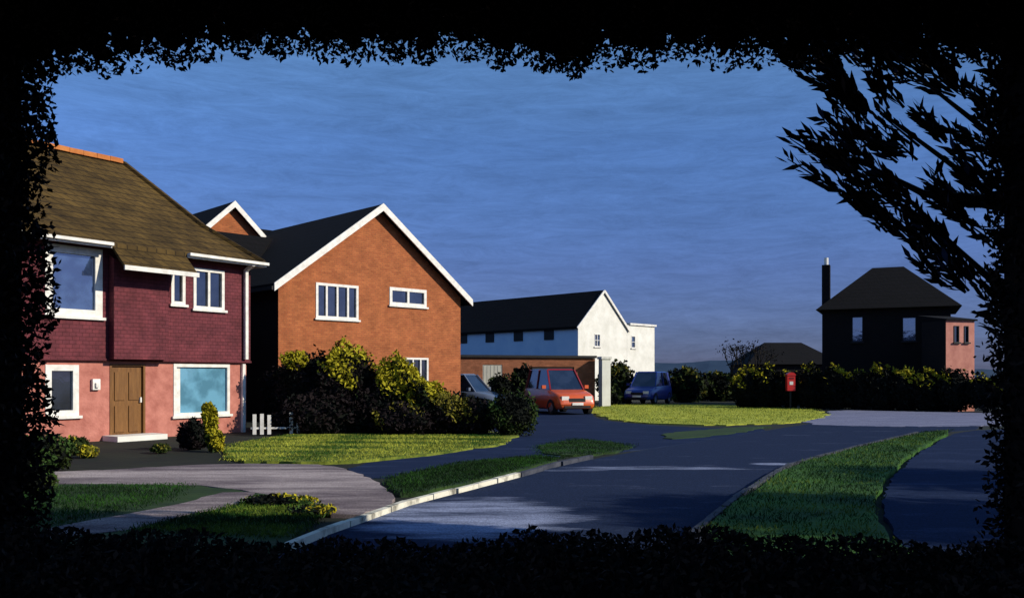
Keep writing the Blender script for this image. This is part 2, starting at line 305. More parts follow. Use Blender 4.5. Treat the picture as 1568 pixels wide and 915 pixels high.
M['road2']=asphalt('asphalt_path',(.016,.027,.064),(.05,.07,.14),None,.95,.52,.8)
M['cross']=asphalt('pale_asphalt',(.17,.18,.26),(.34,.34,.44),None,.9)  # paler asphalt tone for the crossing road
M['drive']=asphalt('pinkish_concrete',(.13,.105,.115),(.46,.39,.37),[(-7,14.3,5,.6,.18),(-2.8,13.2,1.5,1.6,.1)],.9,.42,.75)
M['lawn']=pm('lawn_grass',(.06,.10,.010),(.24,.27,.03),1.6,.9,.8,(.4,1.5,1),.04)
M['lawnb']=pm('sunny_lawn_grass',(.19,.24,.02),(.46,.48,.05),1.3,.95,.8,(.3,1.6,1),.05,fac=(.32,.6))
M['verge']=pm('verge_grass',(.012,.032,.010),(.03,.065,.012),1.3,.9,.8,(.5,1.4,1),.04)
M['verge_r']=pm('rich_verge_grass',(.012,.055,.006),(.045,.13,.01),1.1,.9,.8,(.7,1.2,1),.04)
M['earth']=pm('ground_earth',(.006,.009,.007),(.014,.019,.010),.8,.95,.6)
mesh('ground',[(-1500,-1500,0),(1500,-1500,0),(1500,2500,0),(-1500,2500,0)],[(0,1,2,3)],M['earth'])
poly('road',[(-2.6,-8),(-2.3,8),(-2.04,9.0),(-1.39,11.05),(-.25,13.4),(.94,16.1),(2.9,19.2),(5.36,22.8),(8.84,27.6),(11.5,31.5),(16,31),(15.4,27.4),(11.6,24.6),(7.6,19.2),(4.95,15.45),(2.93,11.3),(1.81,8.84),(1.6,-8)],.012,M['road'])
poly('side_road',[(-3.2,15.9),(-2.14,13.6),(-1.0,16.1),(.6,17.6),(2.9,19.2),(5.4,22.8),(8.4,27.0),(6.2,27.5),(4.44,29.5),(3.2,33),(4.2,46),(-2.5,44.5),(-1,31),(-.3,24),(-.4,21.5),(-1.2,18.6)],.018,M['road2'])
poly('cross_road',[(9.8,29.5),(13.6,36.5),(15.6,42.0),(20,39.4),(25,36.2),(60,36),(60,29.5),(17,29.0),(13,28.0)],.024,M['cross'],.15)
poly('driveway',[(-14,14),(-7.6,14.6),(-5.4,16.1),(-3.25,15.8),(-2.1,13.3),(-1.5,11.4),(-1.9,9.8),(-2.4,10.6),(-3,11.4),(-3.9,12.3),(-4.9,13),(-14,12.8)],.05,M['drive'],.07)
poly('front_lawn',[(-6.8,20.3),(-6.2,25),(.2,25.5),(-.1,20.8),(-1.7,18.0),(-3.3,16.2),(-5.5,16.4)],.06,M['lawn'],.12)
VB=[(-2.0,13.5),(-1.0,15.9),(.5,17.3),(1.1,16.7),(.75,16.2),(-.45,13.5),(-1.45,11.6),(-1.7,12.1)]
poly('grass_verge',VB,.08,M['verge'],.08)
VC=[(.6,18.1),(.6,20),(1.7,22.6),(2.95,20.4),(2.6,19.3),(1.6,17.7)]
poly('grass_verge',VC,.045,M['verge'],.14)
poly('grass_verge',[(3.9,22.2),(4.6,25),(6.0,26.4),(8.6,28.4),(8.4,27.5),(5.2,23.2)],.04,M['verge'],.15)
FL=[(3.9,32.0),(3.5,42),(6,49.5),(12,49.5),(15.2,42.6),(13.1,35.2),(9.8,29.9),(6.7,28.9),(4.9,30)]
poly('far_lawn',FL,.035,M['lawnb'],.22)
poly('garden_lawn',[(-14,7),(-14,12.7),(-4.9,12.95),(-3.9,12.25),(-3,11.35),(-2.35,10.45),(-2.2,9.4),(-2.5,7)],.058,M['verge'],.09)
poly('garden_path',[(-5.1,8.6),(-4.2,8.6),(-3.6,10.8),(-3.25,11.7),(-3.95,12.2),(-4.3,11.0)],.066,M['drive'],.08)
RV=[(1.95,6.0),(1.95,8.84),(3.05,11.3),(5.1,15.45),(7.8,19.2),(11.8,24.4),(13.2,25.4),(9.1,19.0),(5.83,13.4),(3.75,8.84),(3.6,6)]
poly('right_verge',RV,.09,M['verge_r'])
poly('footpath',[(3.7,6),(3.85,8.84),(5.93,13.4),(9.2,19.0),(13.4,25.4),(16,26.5),(15,23),(11.5,17),(8.6,12),(7,6)],.06,M['road2'])
def kerb(name,pts,h,w,mat,gap=.01,length=.9,skip=0):
    L=[]
    for a,b in zip(pts[:-1],pts[1:]):
        d=math.dist(a,b); k=max(1,round(d/length))
        for j in range(k):
            if random.random()<skip: continue
            t0=j/k+gap/d; t1=(j+1)/k-gap/d; o=random.uniform(-.018,.018)
            p=lambda t:(a[0]+(b[0]-a[0])*t+o,a[1]+(b[1]-a[1])*t,h/2)
            L.append(beam(p(t0),p(t1),w+random.uniform(-.012,.012),h+random.uniform(-.014,.010)))
    return boxes(name,L,mat)
M['kerb']=pm('kerb_stone',(.20,.19,.15),(.74,.71,.58),2.6,.9,.6,fac=(.34,.50))
M['kerbd']=pm('kerb_stone_dark',(.025,.03,.045),(.07,.075,.095),4,.85,.3)
kerb('kerb',[(-2.18,8.2),(-2.0,9.0),(-1.37,11.05),(-.27,13.4),(.1,14.2)],.085,.085,M['kerb'],.012,.6,.06)
kerb('kerb',[(.1,14.2),(.9,16.05),(1.6,17.3)],.09,.10,M['kerbd'])
kerb('kerb',[(1.83,6.2),(1.88,8.84),(2.98,11.3),(5.02,15.45),(7.7,19.2),(11.7,24.5)],.10,.08,M['kerbd'])
# ------------------------------------------------------------ foliage
def leafmesh(name,P,size,mats,mi=None,parent=None,asp=.5,dirs=None,jit=.35):
    P=np.asarray(P,float); n=len(P)
    sz=(size if np.ndim(size) else np.full(n,size))*rng.uniform(1-jit,1+jit,n)
    d=rng.normal(size=(n,3)) if dirs is None else dirs+rng.normal(scale=.25,size=(n,3))
    d/=np.linalg.norm(d,axis=1)[:,None]
    q=rng.normal(size=(n,3)); s=np.cross(d,q); s/=np.linalg.norm(s,axis=1)[:,None]
    a=P-d*sz[:,None]/2; b=P+s*sz[:,None]*asp/2; c=P+d*sz[:,None]/2; e=P-s*sz[:,None]*asp/2
    V=np.stack([a,b,c,e],1).reshape(-1,3)
    me=bpy.data.meshes.new(name); me.vertices.add(4*n); me.vertices.foreach_set('co',V.ravel())
    me.loops.add(4*n); me.loops.foreach_set('vertex_index',np.arange(4*n,dtype=np.int32))
    me.polygons.add(n); me.polygons.foreach_set('loop_start',np.arange(0,4*n,4,dtype=np.int32)); me.polygons.foreach_set('loop_total',np.full(n,4,dtype=np.int32))
    for m in mats: me.materials.append(m)
    if mi is not None: me.polygons.foreach_set('material_index',np.asarray(mi,dtype=np.int32))
    me.update(calc_edges=True)
    return link(bpy.data.objects.new(name,me),parent)
def lf(name,c,rough=.8):
    return pm(name,tuple(x*.6 for x in c),tuple(x*1.3 for x in c),3,rough,0,spec=.1)
M['l_copper']=lf('copper_leaf',(.009,.006,.005)); M['l_copper2']=lf('copper_leaf_light',(.042,.025,.017))
M['l_dark']=lf('dark_leaf',(.006,.008,.006)); M['l_mid']=lf('mid_leaf',(.028,.042,.010)); M['l_yel']=lf('yellow_and_sunlit_leaf',(.34,.30,.018)); M['l_grn']=lf('green_leaf',(.045,.09,.02))  # yellow doubles as painted sunlight on shrub and hedge tops
M['l_pur']=lf('purple_leaf',(.013,.009,.010)); M['l_olive']=lf('olive_leaf',(.17,.15,.02)); M['l_blue']=lf('silvery_leaf',(.05,.07,.14))
def noise3(P,f,ph=0):
    x,y,z=P[:,0]*f,P[:,1]*f,P[:,2]*f
    return (np.sin(x*1.7+y*2.3+ph)+np.sin(y*2.9-z*1.9+ph*2)+np.sin(z*2.6+x*3.1+ph*3)+np.sin(x*5.3+z*4.1)*.6+np.sin(x*9.7-y*7.1+z*8)*.4)/4
def ellip(c,r,n,shell=.55):
    d=rng.normal(size=(n,3)); d/=np.linalg.norm(d,axis=1)[:,None]
    rad=1-(1-shell)*rng.uniform(0,1,n)**1.3
    lump=1+.24*noise3(d,2.2,c[0])+.10*noise3(d,6,c[1])+.03*rng.normal(size=n)
    return np.array(c)+d*np.array(r)*(rad*lump)[:,None]
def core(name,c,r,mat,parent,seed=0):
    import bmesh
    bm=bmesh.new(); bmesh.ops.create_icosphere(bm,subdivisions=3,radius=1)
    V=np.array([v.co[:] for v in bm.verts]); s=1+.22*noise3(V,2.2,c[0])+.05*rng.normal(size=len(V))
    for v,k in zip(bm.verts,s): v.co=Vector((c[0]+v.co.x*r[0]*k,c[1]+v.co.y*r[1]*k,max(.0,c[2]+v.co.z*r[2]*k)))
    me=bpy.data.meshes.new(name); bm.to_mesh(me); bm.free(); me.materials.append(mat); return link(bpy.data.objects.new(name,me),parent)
def shrub(name,clumps,mats,size,dens,sunny=.0,thr=.2):
    e0=empty(name,(0,0,0)); PP=[]
    for i,c in enumerate(clumps):
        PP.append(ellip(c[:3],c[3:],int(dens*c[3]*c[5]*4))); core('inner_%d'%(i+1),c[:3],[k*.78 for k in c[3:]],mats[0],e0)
    P=np.concatenate(PP); P=P[P[:,2]>.05]
    nz=noise3(P,1.6)+rng.normal(scale=.12,size=len(P))
    zt=np.array([c[2]+c[5] for c in clumps]).max()
    hgt=P[:,2]/zt
    mi=np.zeros(len(P),int); mi[nz>-.1]=1; mi[(nz+sunny*(hgt-.5)*1.2)>thr]=2  # higher leaves lean to the third colour, painting in sunlit tops
    leafmesh('foliage',P,size,mats,mi,e0)
    return e0
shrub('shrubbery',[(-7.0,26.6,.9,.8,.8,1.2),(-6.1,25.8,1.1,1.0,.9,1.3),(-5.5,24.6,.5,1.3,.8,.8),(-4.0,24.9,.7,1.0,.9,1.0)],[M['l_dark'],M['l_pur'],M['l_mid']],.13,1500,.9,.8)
shrub('shrub',[(-4.9,25.3,1.2,1.0,1.0,1.5)],[M['l_dark'],M['l_pur'],M['l_yel']],.13,1700,1.7,.60)  # yellow leaves paint a sunlit crown
shrub('sunlit_shrub',[(-3.35,24.9,1.3,.75,.7,.95),(-2.5,24.5,.85,.6,.6,.75),(-6.5,25.4,2.15,.4,.4,.3)],[M['l_dark'],M['l_mid'],M['l_yel']],.13,2200,1.3,.08)  # sunlit clumps painted in with yellow leaf colour
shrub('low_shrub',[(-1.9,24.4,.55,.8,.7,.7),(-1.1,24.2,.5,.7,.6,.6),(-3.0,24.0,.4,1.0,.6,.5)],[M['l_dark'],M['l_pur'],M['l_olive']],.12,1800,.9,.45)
shrub('box_bush',[(.0,23.8,.6,.72,.6,.65)],[M['l_dark'],M['l_mid'],M['l_grn']],.09,3200,.5,.25)
shrub('golden_plant',[(-6.72,19.0,.5,.13,.12,.5),(-6.58,18.9,.22,.16,.14,.25),(-6.8,19.0,.85,.12,.1,.25)],[M['l_mid'],M['l_yel'],M['l_yel']],.13,5500,1,-.1)
shrub('garden_shrub',[(-7.35,19.6,.3,.35,.25,.4)],[M['l_dark'],M['l_dark'],M['l_pur']],.1,4000,.2,.3)
shrub('garden_shrub',[(-8.35,15.1,.3,.5,.35,.35),(-8.0,13.9,.22,.5,.35,.3),(-7.0,12.3,.2,.35,.4,.25)],[M['l_dark'],M['l_mid'],M['l_grn']],.09,4500,.6,.1)
shrub('flowering_plant',[(-9.4,18.3,.15,.30,.25,.25),(-8.8,17.6,.1,.22,.2,.16),(-7.7,18.6,.1,.2,.2,.12)],[M['l_mid'],M['l_olive'],M['l_yel']],.08,6000,.6,.1)
shrub('golden_plant',[(-3.0,10.9,.10,.5,.25,.08),(-2.4,10.2,.08,.3,.3,.07)],[M['l_dark'],M['l_grn'],M['l_yel']],.06,7000,.6,.3)
shrub('shrub',[(-.6,41.9,.9,.6,.6,.9),(.6,43.4,1.1,.8,.6,1.1)],[M['l_dark'],M['l_dark'],M['l_mid']],.2,900,.4,.4)
shrub('far_shrubs',[(6.6,54,1.1,1.2,1,1.5),(11.3,55,1.0,1.3,1,1.3),(14.0,57,.9,1.8,1,1.1),(17,57,.8,1.8,1,1.1),(5.9,50.5,.5,.6,.8,.9)],[M['l_dark'],M['l_mid'],M['l_olive']],.28,420,.5,.4)
hx=[]
for i in range(13):
    x=12.4+i*.95; hx.append((x,44.8-(x-12.4)*.54+.15*math.sin(i),.95,.8,.6,1.2+.18*math.sin(i*2.3)-(.25 if x>20 else 0)))
shrub('boundary_hedge',hx,[M['l_dark'],M['l_dark'],M['l_yel']],.18,800,1.6,.66)  # yellow hedge tops: sunlight put into the leaf colour
def limbs(name,segs,mat,parent=None,n=7):
    v=[];f=[]
    for (a,b,r0,r1) in segs:
        a=Vector(a);b=Vector(b);d=(b-a).normalized(); s=d.orthogonal().normalized(); t=d.cross(s); k=len(v)
        for p,r in ((a,r0),(b,r1)):
            for i in range(n):
                an=2*math.pi*i/n; v.append(tuple(p+s*r*math.cos(an)+t*r*math.sin(an)))
        f+=[(k+i,k+(i+1)%n,k+n+(i+1)%n,k+n+i) for i in range(n)]
    return mesh(name,v,f,mat,parent,True)
def grow(p,d,L,r,depth,segs,tips,spread=.55,grav=0):
    d=Vector(d).normalized(); q=Vector(p)+d*L; segs.append((tuple(p),tuple(q),r,r*.68))
    if depth==0: tips.append(tuple(q)); return
    for i in range(random.choice((2,3))):
        nd=d+Vector((random.gauss(0,spread),random.gauss(0,spread),random.gauss(0,spread)+grav)); grow(q,nd,L*.74,r*.64,depth-1,segs,tips,spread,grav)
bt=empty('bare_tree',(0,0,0)); sg=[];tp=[]
for i in range(3): grow((12.9+random.uniform(-.3,.3),47,0),(random.uniform(-.3,.3),0,1),1.15,.08,4,sg,tp,.33,.2)
limbs('branches',sg,M['bark'],bt,5)
leafmesh('leaves',np.repeat(np.array(tp),5,0)+rng.normal(scale=.22,size=(len(tp)*5,3)),.13,[M['l_dark'],M['l_pur']],rng.integers(0,2,len(tp)*5),bt)
hv=[];hf=[];nx=120
for i in range(nx):
    x=-700+i*12
    z=8.5+4*math.sin(i*.11+1)+1.5*math.sin(i*.37)+.8*math.sin(i*.9)+random.uniform(-.4,.4)
    hv+=[(x,560,0),(x,600,z),(x,760,z*.6)]
for i in range(nx-1):
    for j in range(2): a=i*3+j; hf.append((a,a+3,a+4,a+1))
M['hill']=pm('hill_wood',(.012,.035,.075),(.022,.05,.095),.05,.95,0)
mesh('hills',hv,hf,M['hill'])
# unseen trees added off to the right to dapple road, verge and footpath
def added_shade_tree(name,x,y,zc,r,n):
    t=empty(name,(0,0,0)); sg=[];tp=[]
    sg.append(((x,y,0),(x,y,zc-r*.8),.22,.16))
    for i in range(4): grow((x,y,zc-r*.8),(random.uniform(-.7,.7),random.uniform(-.7,.7),1),r*.55,.10,3,sg,tp,.5,.1)
    limbs('trunk_and_limbs',sg,M['bark'],t,7)
    C=[ (x+random.uniform(-.6,.6)*r,y+random.uniform(-.6,.6)*r,zc+random.uniform(-.5,.5)*r) for _ in range(9)]
    P=np.concatenate([ellip(c,(r*.5,r*.5,r*.42),n//9,.2) for c in C])
    leafmesh('leaves',P,.17,[M['l_dark'],M['l_mid'],M['l_grn']],rng.integers(0,3,len(P)),t)
added_shade_tree('unseen_shade_tree',18.6,9.6,5.2,1.9,6500)
added_shade_tree('unseen_shade_tree',16.0,5.6,6.4,2.0,10000)
# ------- framing trees: copper beeches overhanging the viewpoint
def zb(x,y):
    return 4.03-.04*np.sin(x*1.3+.5)-.025*np.sin(x*4.1)+.022*np.sin(x*11)+.02*np.sin(x*23)-.12*np.clip((-x-2.6),0,1)
def canopy(name,x0,x1,trunk,targets,n,xcore):
    t=empty(name,(0,0,0)); sg=[]
    tx,ty=trunk
    pts=[(tx,ty,0),(tx+.05,ty,1.5),(tx-.05,ty+.1,3.2),(tx,ty,4.7),(tx,ty,6.2)]
    rr=[.32,.25,.21,.17,.08]
    for i in range(4): sg.append((pts[i],pts[i+1],rr[i],rr[i+1]))
    for (bx_,by_,bz_) in targets:
        a=Vector((tx,ty,3.9+random.random()*.6)); b=Vector((bx_,by_,bz_)); m=a.lerp(b,.5)+Vector((0,0,.25))
        sg+=[(tuple(a),tuple(m),.11,.07),(tuple(m),tuple(b),.07,.025)]
    limbs('trunk_and_limbs',sg,M['bark'],t,10)
    x=rng.uniform(x0,x1,n); y=rng.uniform(5.2,6.4,n)
    h=rng.uniform(0,1,n)**2.0*1.1
    P=np.stack([x,y,zb(x,y)+h],1)
    keep=rng.uniform(size=n)<np.clip(.65+h*5+noise3(P,2.5)*.7,0,1)
    P=P[keep]
    mi=(rng.uniform(size=len(P))<.25).astype(int)
    leafmesh('leaves',P,np.where(P[:,2]-zb(P[:,0],P[:,1])>.16,.16,.050),[M['l_copper'],M['l_copper2']],mi,t)
    m=n//7
    x=rng.uniform(x0-.5,x1+.5,m); y=rng.uniform(0.5,4.9,m); z=4.2+rng.uniform(0,1.6,m)
    leafmesh('unseen_shade_leaves',np.stack([x,y,z],1),.40,[M['l_copper']],None,t)  # unseen overhead foliage added to shade the foreground
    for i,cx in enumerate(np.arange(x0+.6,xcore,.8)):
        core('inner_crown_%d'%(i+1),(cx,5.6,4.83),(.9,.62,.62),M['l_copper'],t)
    return t
canopy('copper_beech_tree',-6.5,.6,(-5.0,5.6),[(-2.8,5.6,4.5),(-1,5.2,4.6),(.2,5.8,4.5)],46000,.7)
tr=canopy('copper_beech_tree',.2,8.5,(5.1,6.2),[(2.8,5.8,4.5),(1.2,5.2,4.6)],50000,8.5)
P=[];D=[];sg=[]
def spray(o,d,L,k):
    o=Vector(o); d=Vector(d).normalized(); side=d.cross(Vector((0,1,.2))).normalized()
    sg.append((tuple(o),tuple(o+d*L),.012,.004))
    for i in range(k):
        t=i/k; p=o+d*L*t
        for s in (-1,1):
            ld=(d*1.0+side*s*.33).normalized(); ll=.10
            q=p+ld*ll; P.append(tuple(q)); D.append(tuple(ld))
def add_sprays(n,xr,zr,cond,L=(.4,.7),dx=-.72):
    c=0
    while c<n:
        x=random.uniform(*xr); z=random.uniform(*zr)
        if not cond(x,z): continue
        c+=1
        spray((x,random.uniform(6.7,7.3),z),(dx+random.gauss(0,.10),random.gauss(0,.25),.62+random.gauss(0,.10)),random.uniform(*L),random.randint(7,11))
def blob(cx,cz,rx,rz): return lambda x,z: ((x-cx)/rx)**2+((z-cz)/rz)**2<1
for (cx,cz,rx,rz,n) in [(2.95,3.85,.26,.20,10),(2.85,3.35,.25,.18,12),(3.15,3.05,.22,.14,9),(3.35,3.55,.22,.12,7),(3.45,2.80,.22,.14,9),(3.78,2.55,.22,.20,10),(3.6,4.05,.2,.12,7),(3.78,3.1,.16,.26,8),(3.2,4.30,.7,.16,20)]:
    add_sprays(n,(cx-rx,cx+rx),(cz-rz,cz+rz),blob(cx,cz,rx,rz),(.3,.55))
add_sprays(75,(4.0,4.6),(1.9,4.6),lambda x,z:True,(.3,.5))
add_sprays(34,(2.3,4.0),(4.15,4.6),lambda x,z:True,(.2,.4))
leafmesh('spray_leaves',P,.16,[M['l_copper'],M['l_copper2'],M['l_blue']],rng.choice(3,len(P),p=[.66,.26,.08]),tr,.26,np.array(D),.35)
for (a,b,c) in [((5.1,6.3,2.6),(4.0,6.9,3.1),(3.0,7,3.9)),((5.1,6.3,2.0),(4.0,7,2.45),(3.4,7,3.0)),((5.1,6.3,3.0),(4.1,6.9,3.5),(3.3,7,4.2)),((4.0,6.9,3.1),(3.4,7,3.2),(2.8,7,3.5))]:
    sg+=[(a,b,.07,.03),(b,c,.03,.01)]
limbs('spray_twigs',sg,M['bark'],tr,5)
def tallhedge(name,xa,xb,ya,yb,h,n,face):
    t=empty(name,(0,0,0))
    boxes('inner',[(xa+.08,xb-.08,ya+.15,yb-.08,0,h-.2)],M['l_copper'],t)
    x=rng.uniform(xa,xb,n); y=rng.uniform(ya,yb,n); z=rng.uniform(0,h,n)
    k=rng.integers(0,3,n)
    x=np.where(k==0,np.where(face<0,xa,xb)+rng.uniform(-.12,.12,n)*1.0,x); y=np.where(k==1,yb+rng.uniform(-.18,.05,n),y); y=np.where(k==2,ya+rng.uniform(0,.22,n),y)
    P=np.stack([x,y,z],1); nn=noise3(P,2.4); P[:,0]+=nn*.07; P[:,1]+=nn*.06
    leafmesh('leaves',P,.06,[M['l_copper'],M['l_copper2']],(rng.uniform(size=n)<.25).astype(int),t)
tallhedge('beech_hedge',-5.6,-3.54,5.3,6.35,4.6,46000,1)
tallhedge('beech_hedge',3.64,5.4,-1.5,6.5,4.6,70000,-1)  # unseen rear length added to keep sun off the foreground
lh=empty('added_shade_hedge',(0,0,0))  # added hedge, stands in for the shadowed ground in front
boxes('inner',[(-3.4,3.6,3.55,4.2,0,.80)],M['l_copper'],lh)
n=56000; x=rng.uniform(-3.7,3.9,n); y=rng.uniform(3.35,4.4,n); top=.88+.035*np.sin(x*2.1)+.02*np.sin(x*7.3+1)+.012*np.sin(x*19)
z=np.where(rng.uniform(size=n)<.7,top-rng.uniform(0,1,n)**1.5*.14+.0,rng.uniform(0,.85,n)); edge=(z<top-.15); y=np.where(edge,np.where(rng.uniform(size=n)<.7,3.4,4.35)+rng.uniform(-.07,.07,n),y)
leafmesh('leaves',np.stack([x,y,z],1),.04,[M['l_copper'],M['l_copper2'],M['l_dark']],rng.choice(3,n,p=[.5,.3,.2]),lh)
# ------------------------------------------------------------ grass blades
def in_poly(x,y,pts):
    ins=np.zeros(len(x),bool); n=len(pts)
    for i in range(n):
        (x1,y1),(x2,y2)=pts[i],pts[(i+1)%n]
        c=((y1>y)!=(y2>y))&(x<(x2-x1)*(y-y1)/(y2-y1+1e-12)+x1); ins^=c
    return ins
def grass(name,pts,z,n,hgt,mats,jit=.05):
    xs=[p[0] for p in pts]; ys=[p[1] for p in pts]
    x=rng.uniform(min(xs),max(xs),n*3); y=rng.uniform(min(ys),max(ys),n*3); k=in_poly(x,y,pts); x=x[k][:n];y=y[k][:n]
    x=x+rng.normal(scale=jit,size=len(x)); y=y+rng.normal(scale=jit,size=len(x))
    P=np.stack([x,y,np.full(len(x),z+hgt*.3)],1); d=np.stack([rng.normal(scale=.5,size=len(x)),rng.normal(scale=.5,size=len(x)),np.ones(len(x))],1)
    nz=noise3(P*np.array([.6,1.6,1]),1.1)+rng.normal(scale=.25,size=len(x)); mi=np.clip(((nz+.5)*len(mats)).astype(int),0,len(mats)-1)
    return leafmesh(name,P,hgt,mats,mi,None,.16,d)
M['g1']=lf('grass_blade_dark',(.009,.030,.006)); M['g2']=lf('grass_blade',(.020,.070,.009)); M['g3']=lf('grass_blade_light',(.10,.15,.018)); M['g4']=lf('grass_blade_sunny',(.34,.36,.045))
grass('grass',[(1.95,8.0)]+RV[1:-1]+[(3.7,8)],.09,30000,.06,[M['g1'],M['g2'],M['g2'],M['g3']])
grass('grass',[(-8,9),(-7,12.6),(-4.9,12.9),(-4.5,11.2),(-5,9)],.058,10000,.055,[M['g1'],M['g1'],M['g2']],.08)
grass('grass',[(-4.1,9),(-3.4,11.1),(-3,11.3),(-2.35,10.45),(-2.2,9.4),(-2.3,8.6)],.058,9000,.055,[M['g1'],M['g2'],M['g3']],.08)
grass('grass',VB,.08,12000,.055,[M['g1'],M['g1'],M['g2']],.07)
grass('grass',VC,.04,6000,.055,[M['g1'],M['g1'],M['g2']],.12)
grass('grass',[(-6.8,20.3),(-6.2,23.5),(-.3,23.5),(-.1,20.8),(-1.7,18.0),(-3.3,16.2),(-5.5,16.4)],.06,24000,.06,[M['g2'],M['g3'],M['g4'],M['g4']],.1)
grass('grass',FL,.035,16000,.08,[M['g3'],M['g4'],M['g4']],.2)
fe=empty('picket_fence',(-7.3,23.9,0),R(12)); L=[]
for i in range(13):
    x=i*.2
    if i in (3,4,8,10): continue
    hh=.62+.08*math.sin(i*3)
    L.append((x,x+.10,0,.02,.05,hh))
L+=[(-.05,2.6,.024,.05,.2,.25)]
boxes('pickets',L,M['white'],fe)
# ------------------------------------------------------------ vehicles
def carpaint(name,c,rough=.35):
    m,nt,b=base(name); N=nt.nodes; L=nt.links
    tc=N.new('ShaderNodeTexCoord'); n=N.new('ShaderNodeTexNoise'); n.inputs['Scale'].default_value=3; n.inputs['Detail'].default_value=5; L.new(tc.outputs['Object'],n.inputs['Vector'])
    r=N.new('ShaderNodeValToRGB'); r.color_ramp.elements[0].color=(*[x*.7 for x in c],1); r.color_ramp.elements[1].color=(*c,1); L.new(n.outputs['Fac'],r.inputs[0]); L.new(r.outputs[0],b.inputs['Base Color'])
    b.inputs['Roughness'].default_value=rough; b.inputs['Coat Weight'].default_value=.5; b.inputs['Coat Roughness'].default_value=.1
    return m
M['tyre']=pm('tyre_rubber',(.008,.008,.009),(.015,.015,.016),8,.8,.2)
M['hub']=pm('wheel_metal',(.12,.12,.13),(.25,.25,.27),8,.4,.1)
M['lamp']=pm('headlamp_lens',(.7,.68,.6),(.85,.83,.78),8,.15,.05)
def lerp(a,b,t): return a+(b-a)*t
def car(name,x,y,ang,L,W,H,paint,roofpaint=None):
    c=empty(name,(x,y,.02),ang)
    belt=H*.56; hw=W/2
    st=[(-.5,belt*.80,.86,.42),(-.485,belt*.98,.93,.30),(-.40,belt*1.01,1,.24),(-.1,belt*1.0,1,.22),(.2,belt*.97,1,.22),(.24,belt*.96,1,.22),(.36,belt*.86,.98,.23),(.455,belt*.76,.93,.26),(.49,belt*.62,.86,.30),(.5,belt*.45,.82,.36)]
    v=[];f=[]
    for (sx,zt,wf,z0) in st:
        w=hw*wf; X=sx*L
        v+=[(X,-w*.9,z0),(X,-w,z0+.10),(X,-w*1.0,lerp(z0,zt,.62)),(X,-w*.94,zt-.04),(X,-w*.80,zt),(X,w*.80,zt),(X,w*.94,zt-.04),(X,w*1.0,lerp(z0,zt,.62)),(X,w,z0+.10),(X,w*.9,z0)]
    m=10
    for i in range(len(st)-1):
        for j in range(m): a=i*m+j; b=i*m+(j+1)%m; f.append((a,b,b+m,a+m))
    f.append(tuple(range(m-1,-1,-1))); f.append(tuple(range((len(st)-1)*m,len(st)*m)))
    mesh('body',v,f,paint,c,True)
    bxs=[(-.47,.80),(-.1,.86),(.235,.84)]; rxs=[(-.40,.66),(-.1,.72),(.07,.68)]
    def ring(xs,z): 
        return [(a*L,-w*hw,z) for a,w in xs]+[(a*L,w*hw,z) for a,w in xs[::-1]]
    v=ring(bxs,belt*.955)+ring(rxs,H-.06); k=6
    f=[(i,(i+1)%k,(i+1)%k+k,i+k) for i in range(k)]+[tuple(range(k,2*k))]
    mesh('windows',v,f,M['gl_dark'],c)
    v=ring([(-.405,.67),(-.1,.73),(.075,.69)],H-.065)+ring([(-.385,.58),(-.1,.64),(.05,.6)],H)
    mesh('roof',v,f+[tuple(range(k-1,-1,-1))],roofpaint or paint,c,False)
    P=[]
    for s in (-1,1):
        P+=[beam((.237*L,s*.845*hw,belt*.95),(.075*L,s*.69*hw,H-.05),.06,.07),beam((-.12*L,s*.865*hw,belt*.95),(-.12*L,s*.725*hw,H-.05),.04,.10),beam((-.46*L,s*.815*hw,belt*.97),(-.40*L,s*.675*hw,H-.05),.08,.12)]
    boxes('pillars',P,roofpaint or paint,c)
    for s in (-1,1):
        for i,wx in enumerate((-.31,.32)):
            R0=.33; n=20; yy=s*(hw-.02)
            v=[];f=[]
            prof=[(R0*.55,yy+s*.0),(R0*.9,yy+s*.025),(R0,yy),(R0,yy-s*.2)]
            for r_,y_ in prof:
                for q in range(n): an=2*math.pi*q/n; v.append((wx*L+r_*math.cos(an),y_,R0-.02+r_*math.sin(an)))
            for q in range(3):
                for p in range(n): a=q*n+p;b=q*n+(p+1)%n; f.append((a,b,b+n,a+n))
            mesh('tyre_%d_%d'%(i,s+1),v,f,M['tyre'],c,True)
            v=[(wx*L,yy+s*.01,R0-.02)]+[(wx*L+R0*.56*math.cos(2*math.pi*p/n),yy+s*.004,R0-.02+R0*.56*math.sin(2*math.pi*p/n)) for p in range(n)]
            mesh('hub_%d_%d'%(i,s+1),v,[(0,p+1,(p+1)%n+1) for p in range(n)],M['hub'],c)
            v=[(wx*L+R0*1.22*math.cos(math.pi*p/10),s*(hw+.004),R0-.05+R0*1.2*math.sin(math.pi*p/10)) for p in range(11)]+[(wx*L+R0*.95*math.cos(math.pi*p/10),s*(hw+.004),R0-.05+R0*.95*math.sin(math.pi*p/10)) for p in range(11)]
            mesh('arch_%d_%d'%(i,s+1),v,[(p,p+1,p+12,p+11) for p in range(10)],M['black'],c)
    fx=.5*L
    boxes('headlamps',[(fx*.93,fx*.985,s*.58*hw-.17,s*.58*hw+.17,belt*.56,belt*.72) for s in (-1,1)],M['lamp'],c)
    boxes('grille',[(fx*.97,fx*.998,-.38,.38,belt*.50,belt*.64),(fx*.985,fx*1.012,-.62,.62,.30,.40)],M['black'],c)
    boxes('number_plate',[(fx*1.0,fx*1.02,-.26,.26,.42,.53)],M['white'],c)
    boxes('mirrors',[(.17*L,.20*L,s*(hw+.09)-.09,s*(hw+.09)+.09,belt,belt+.15) for s in (-1,1)],paint,c)
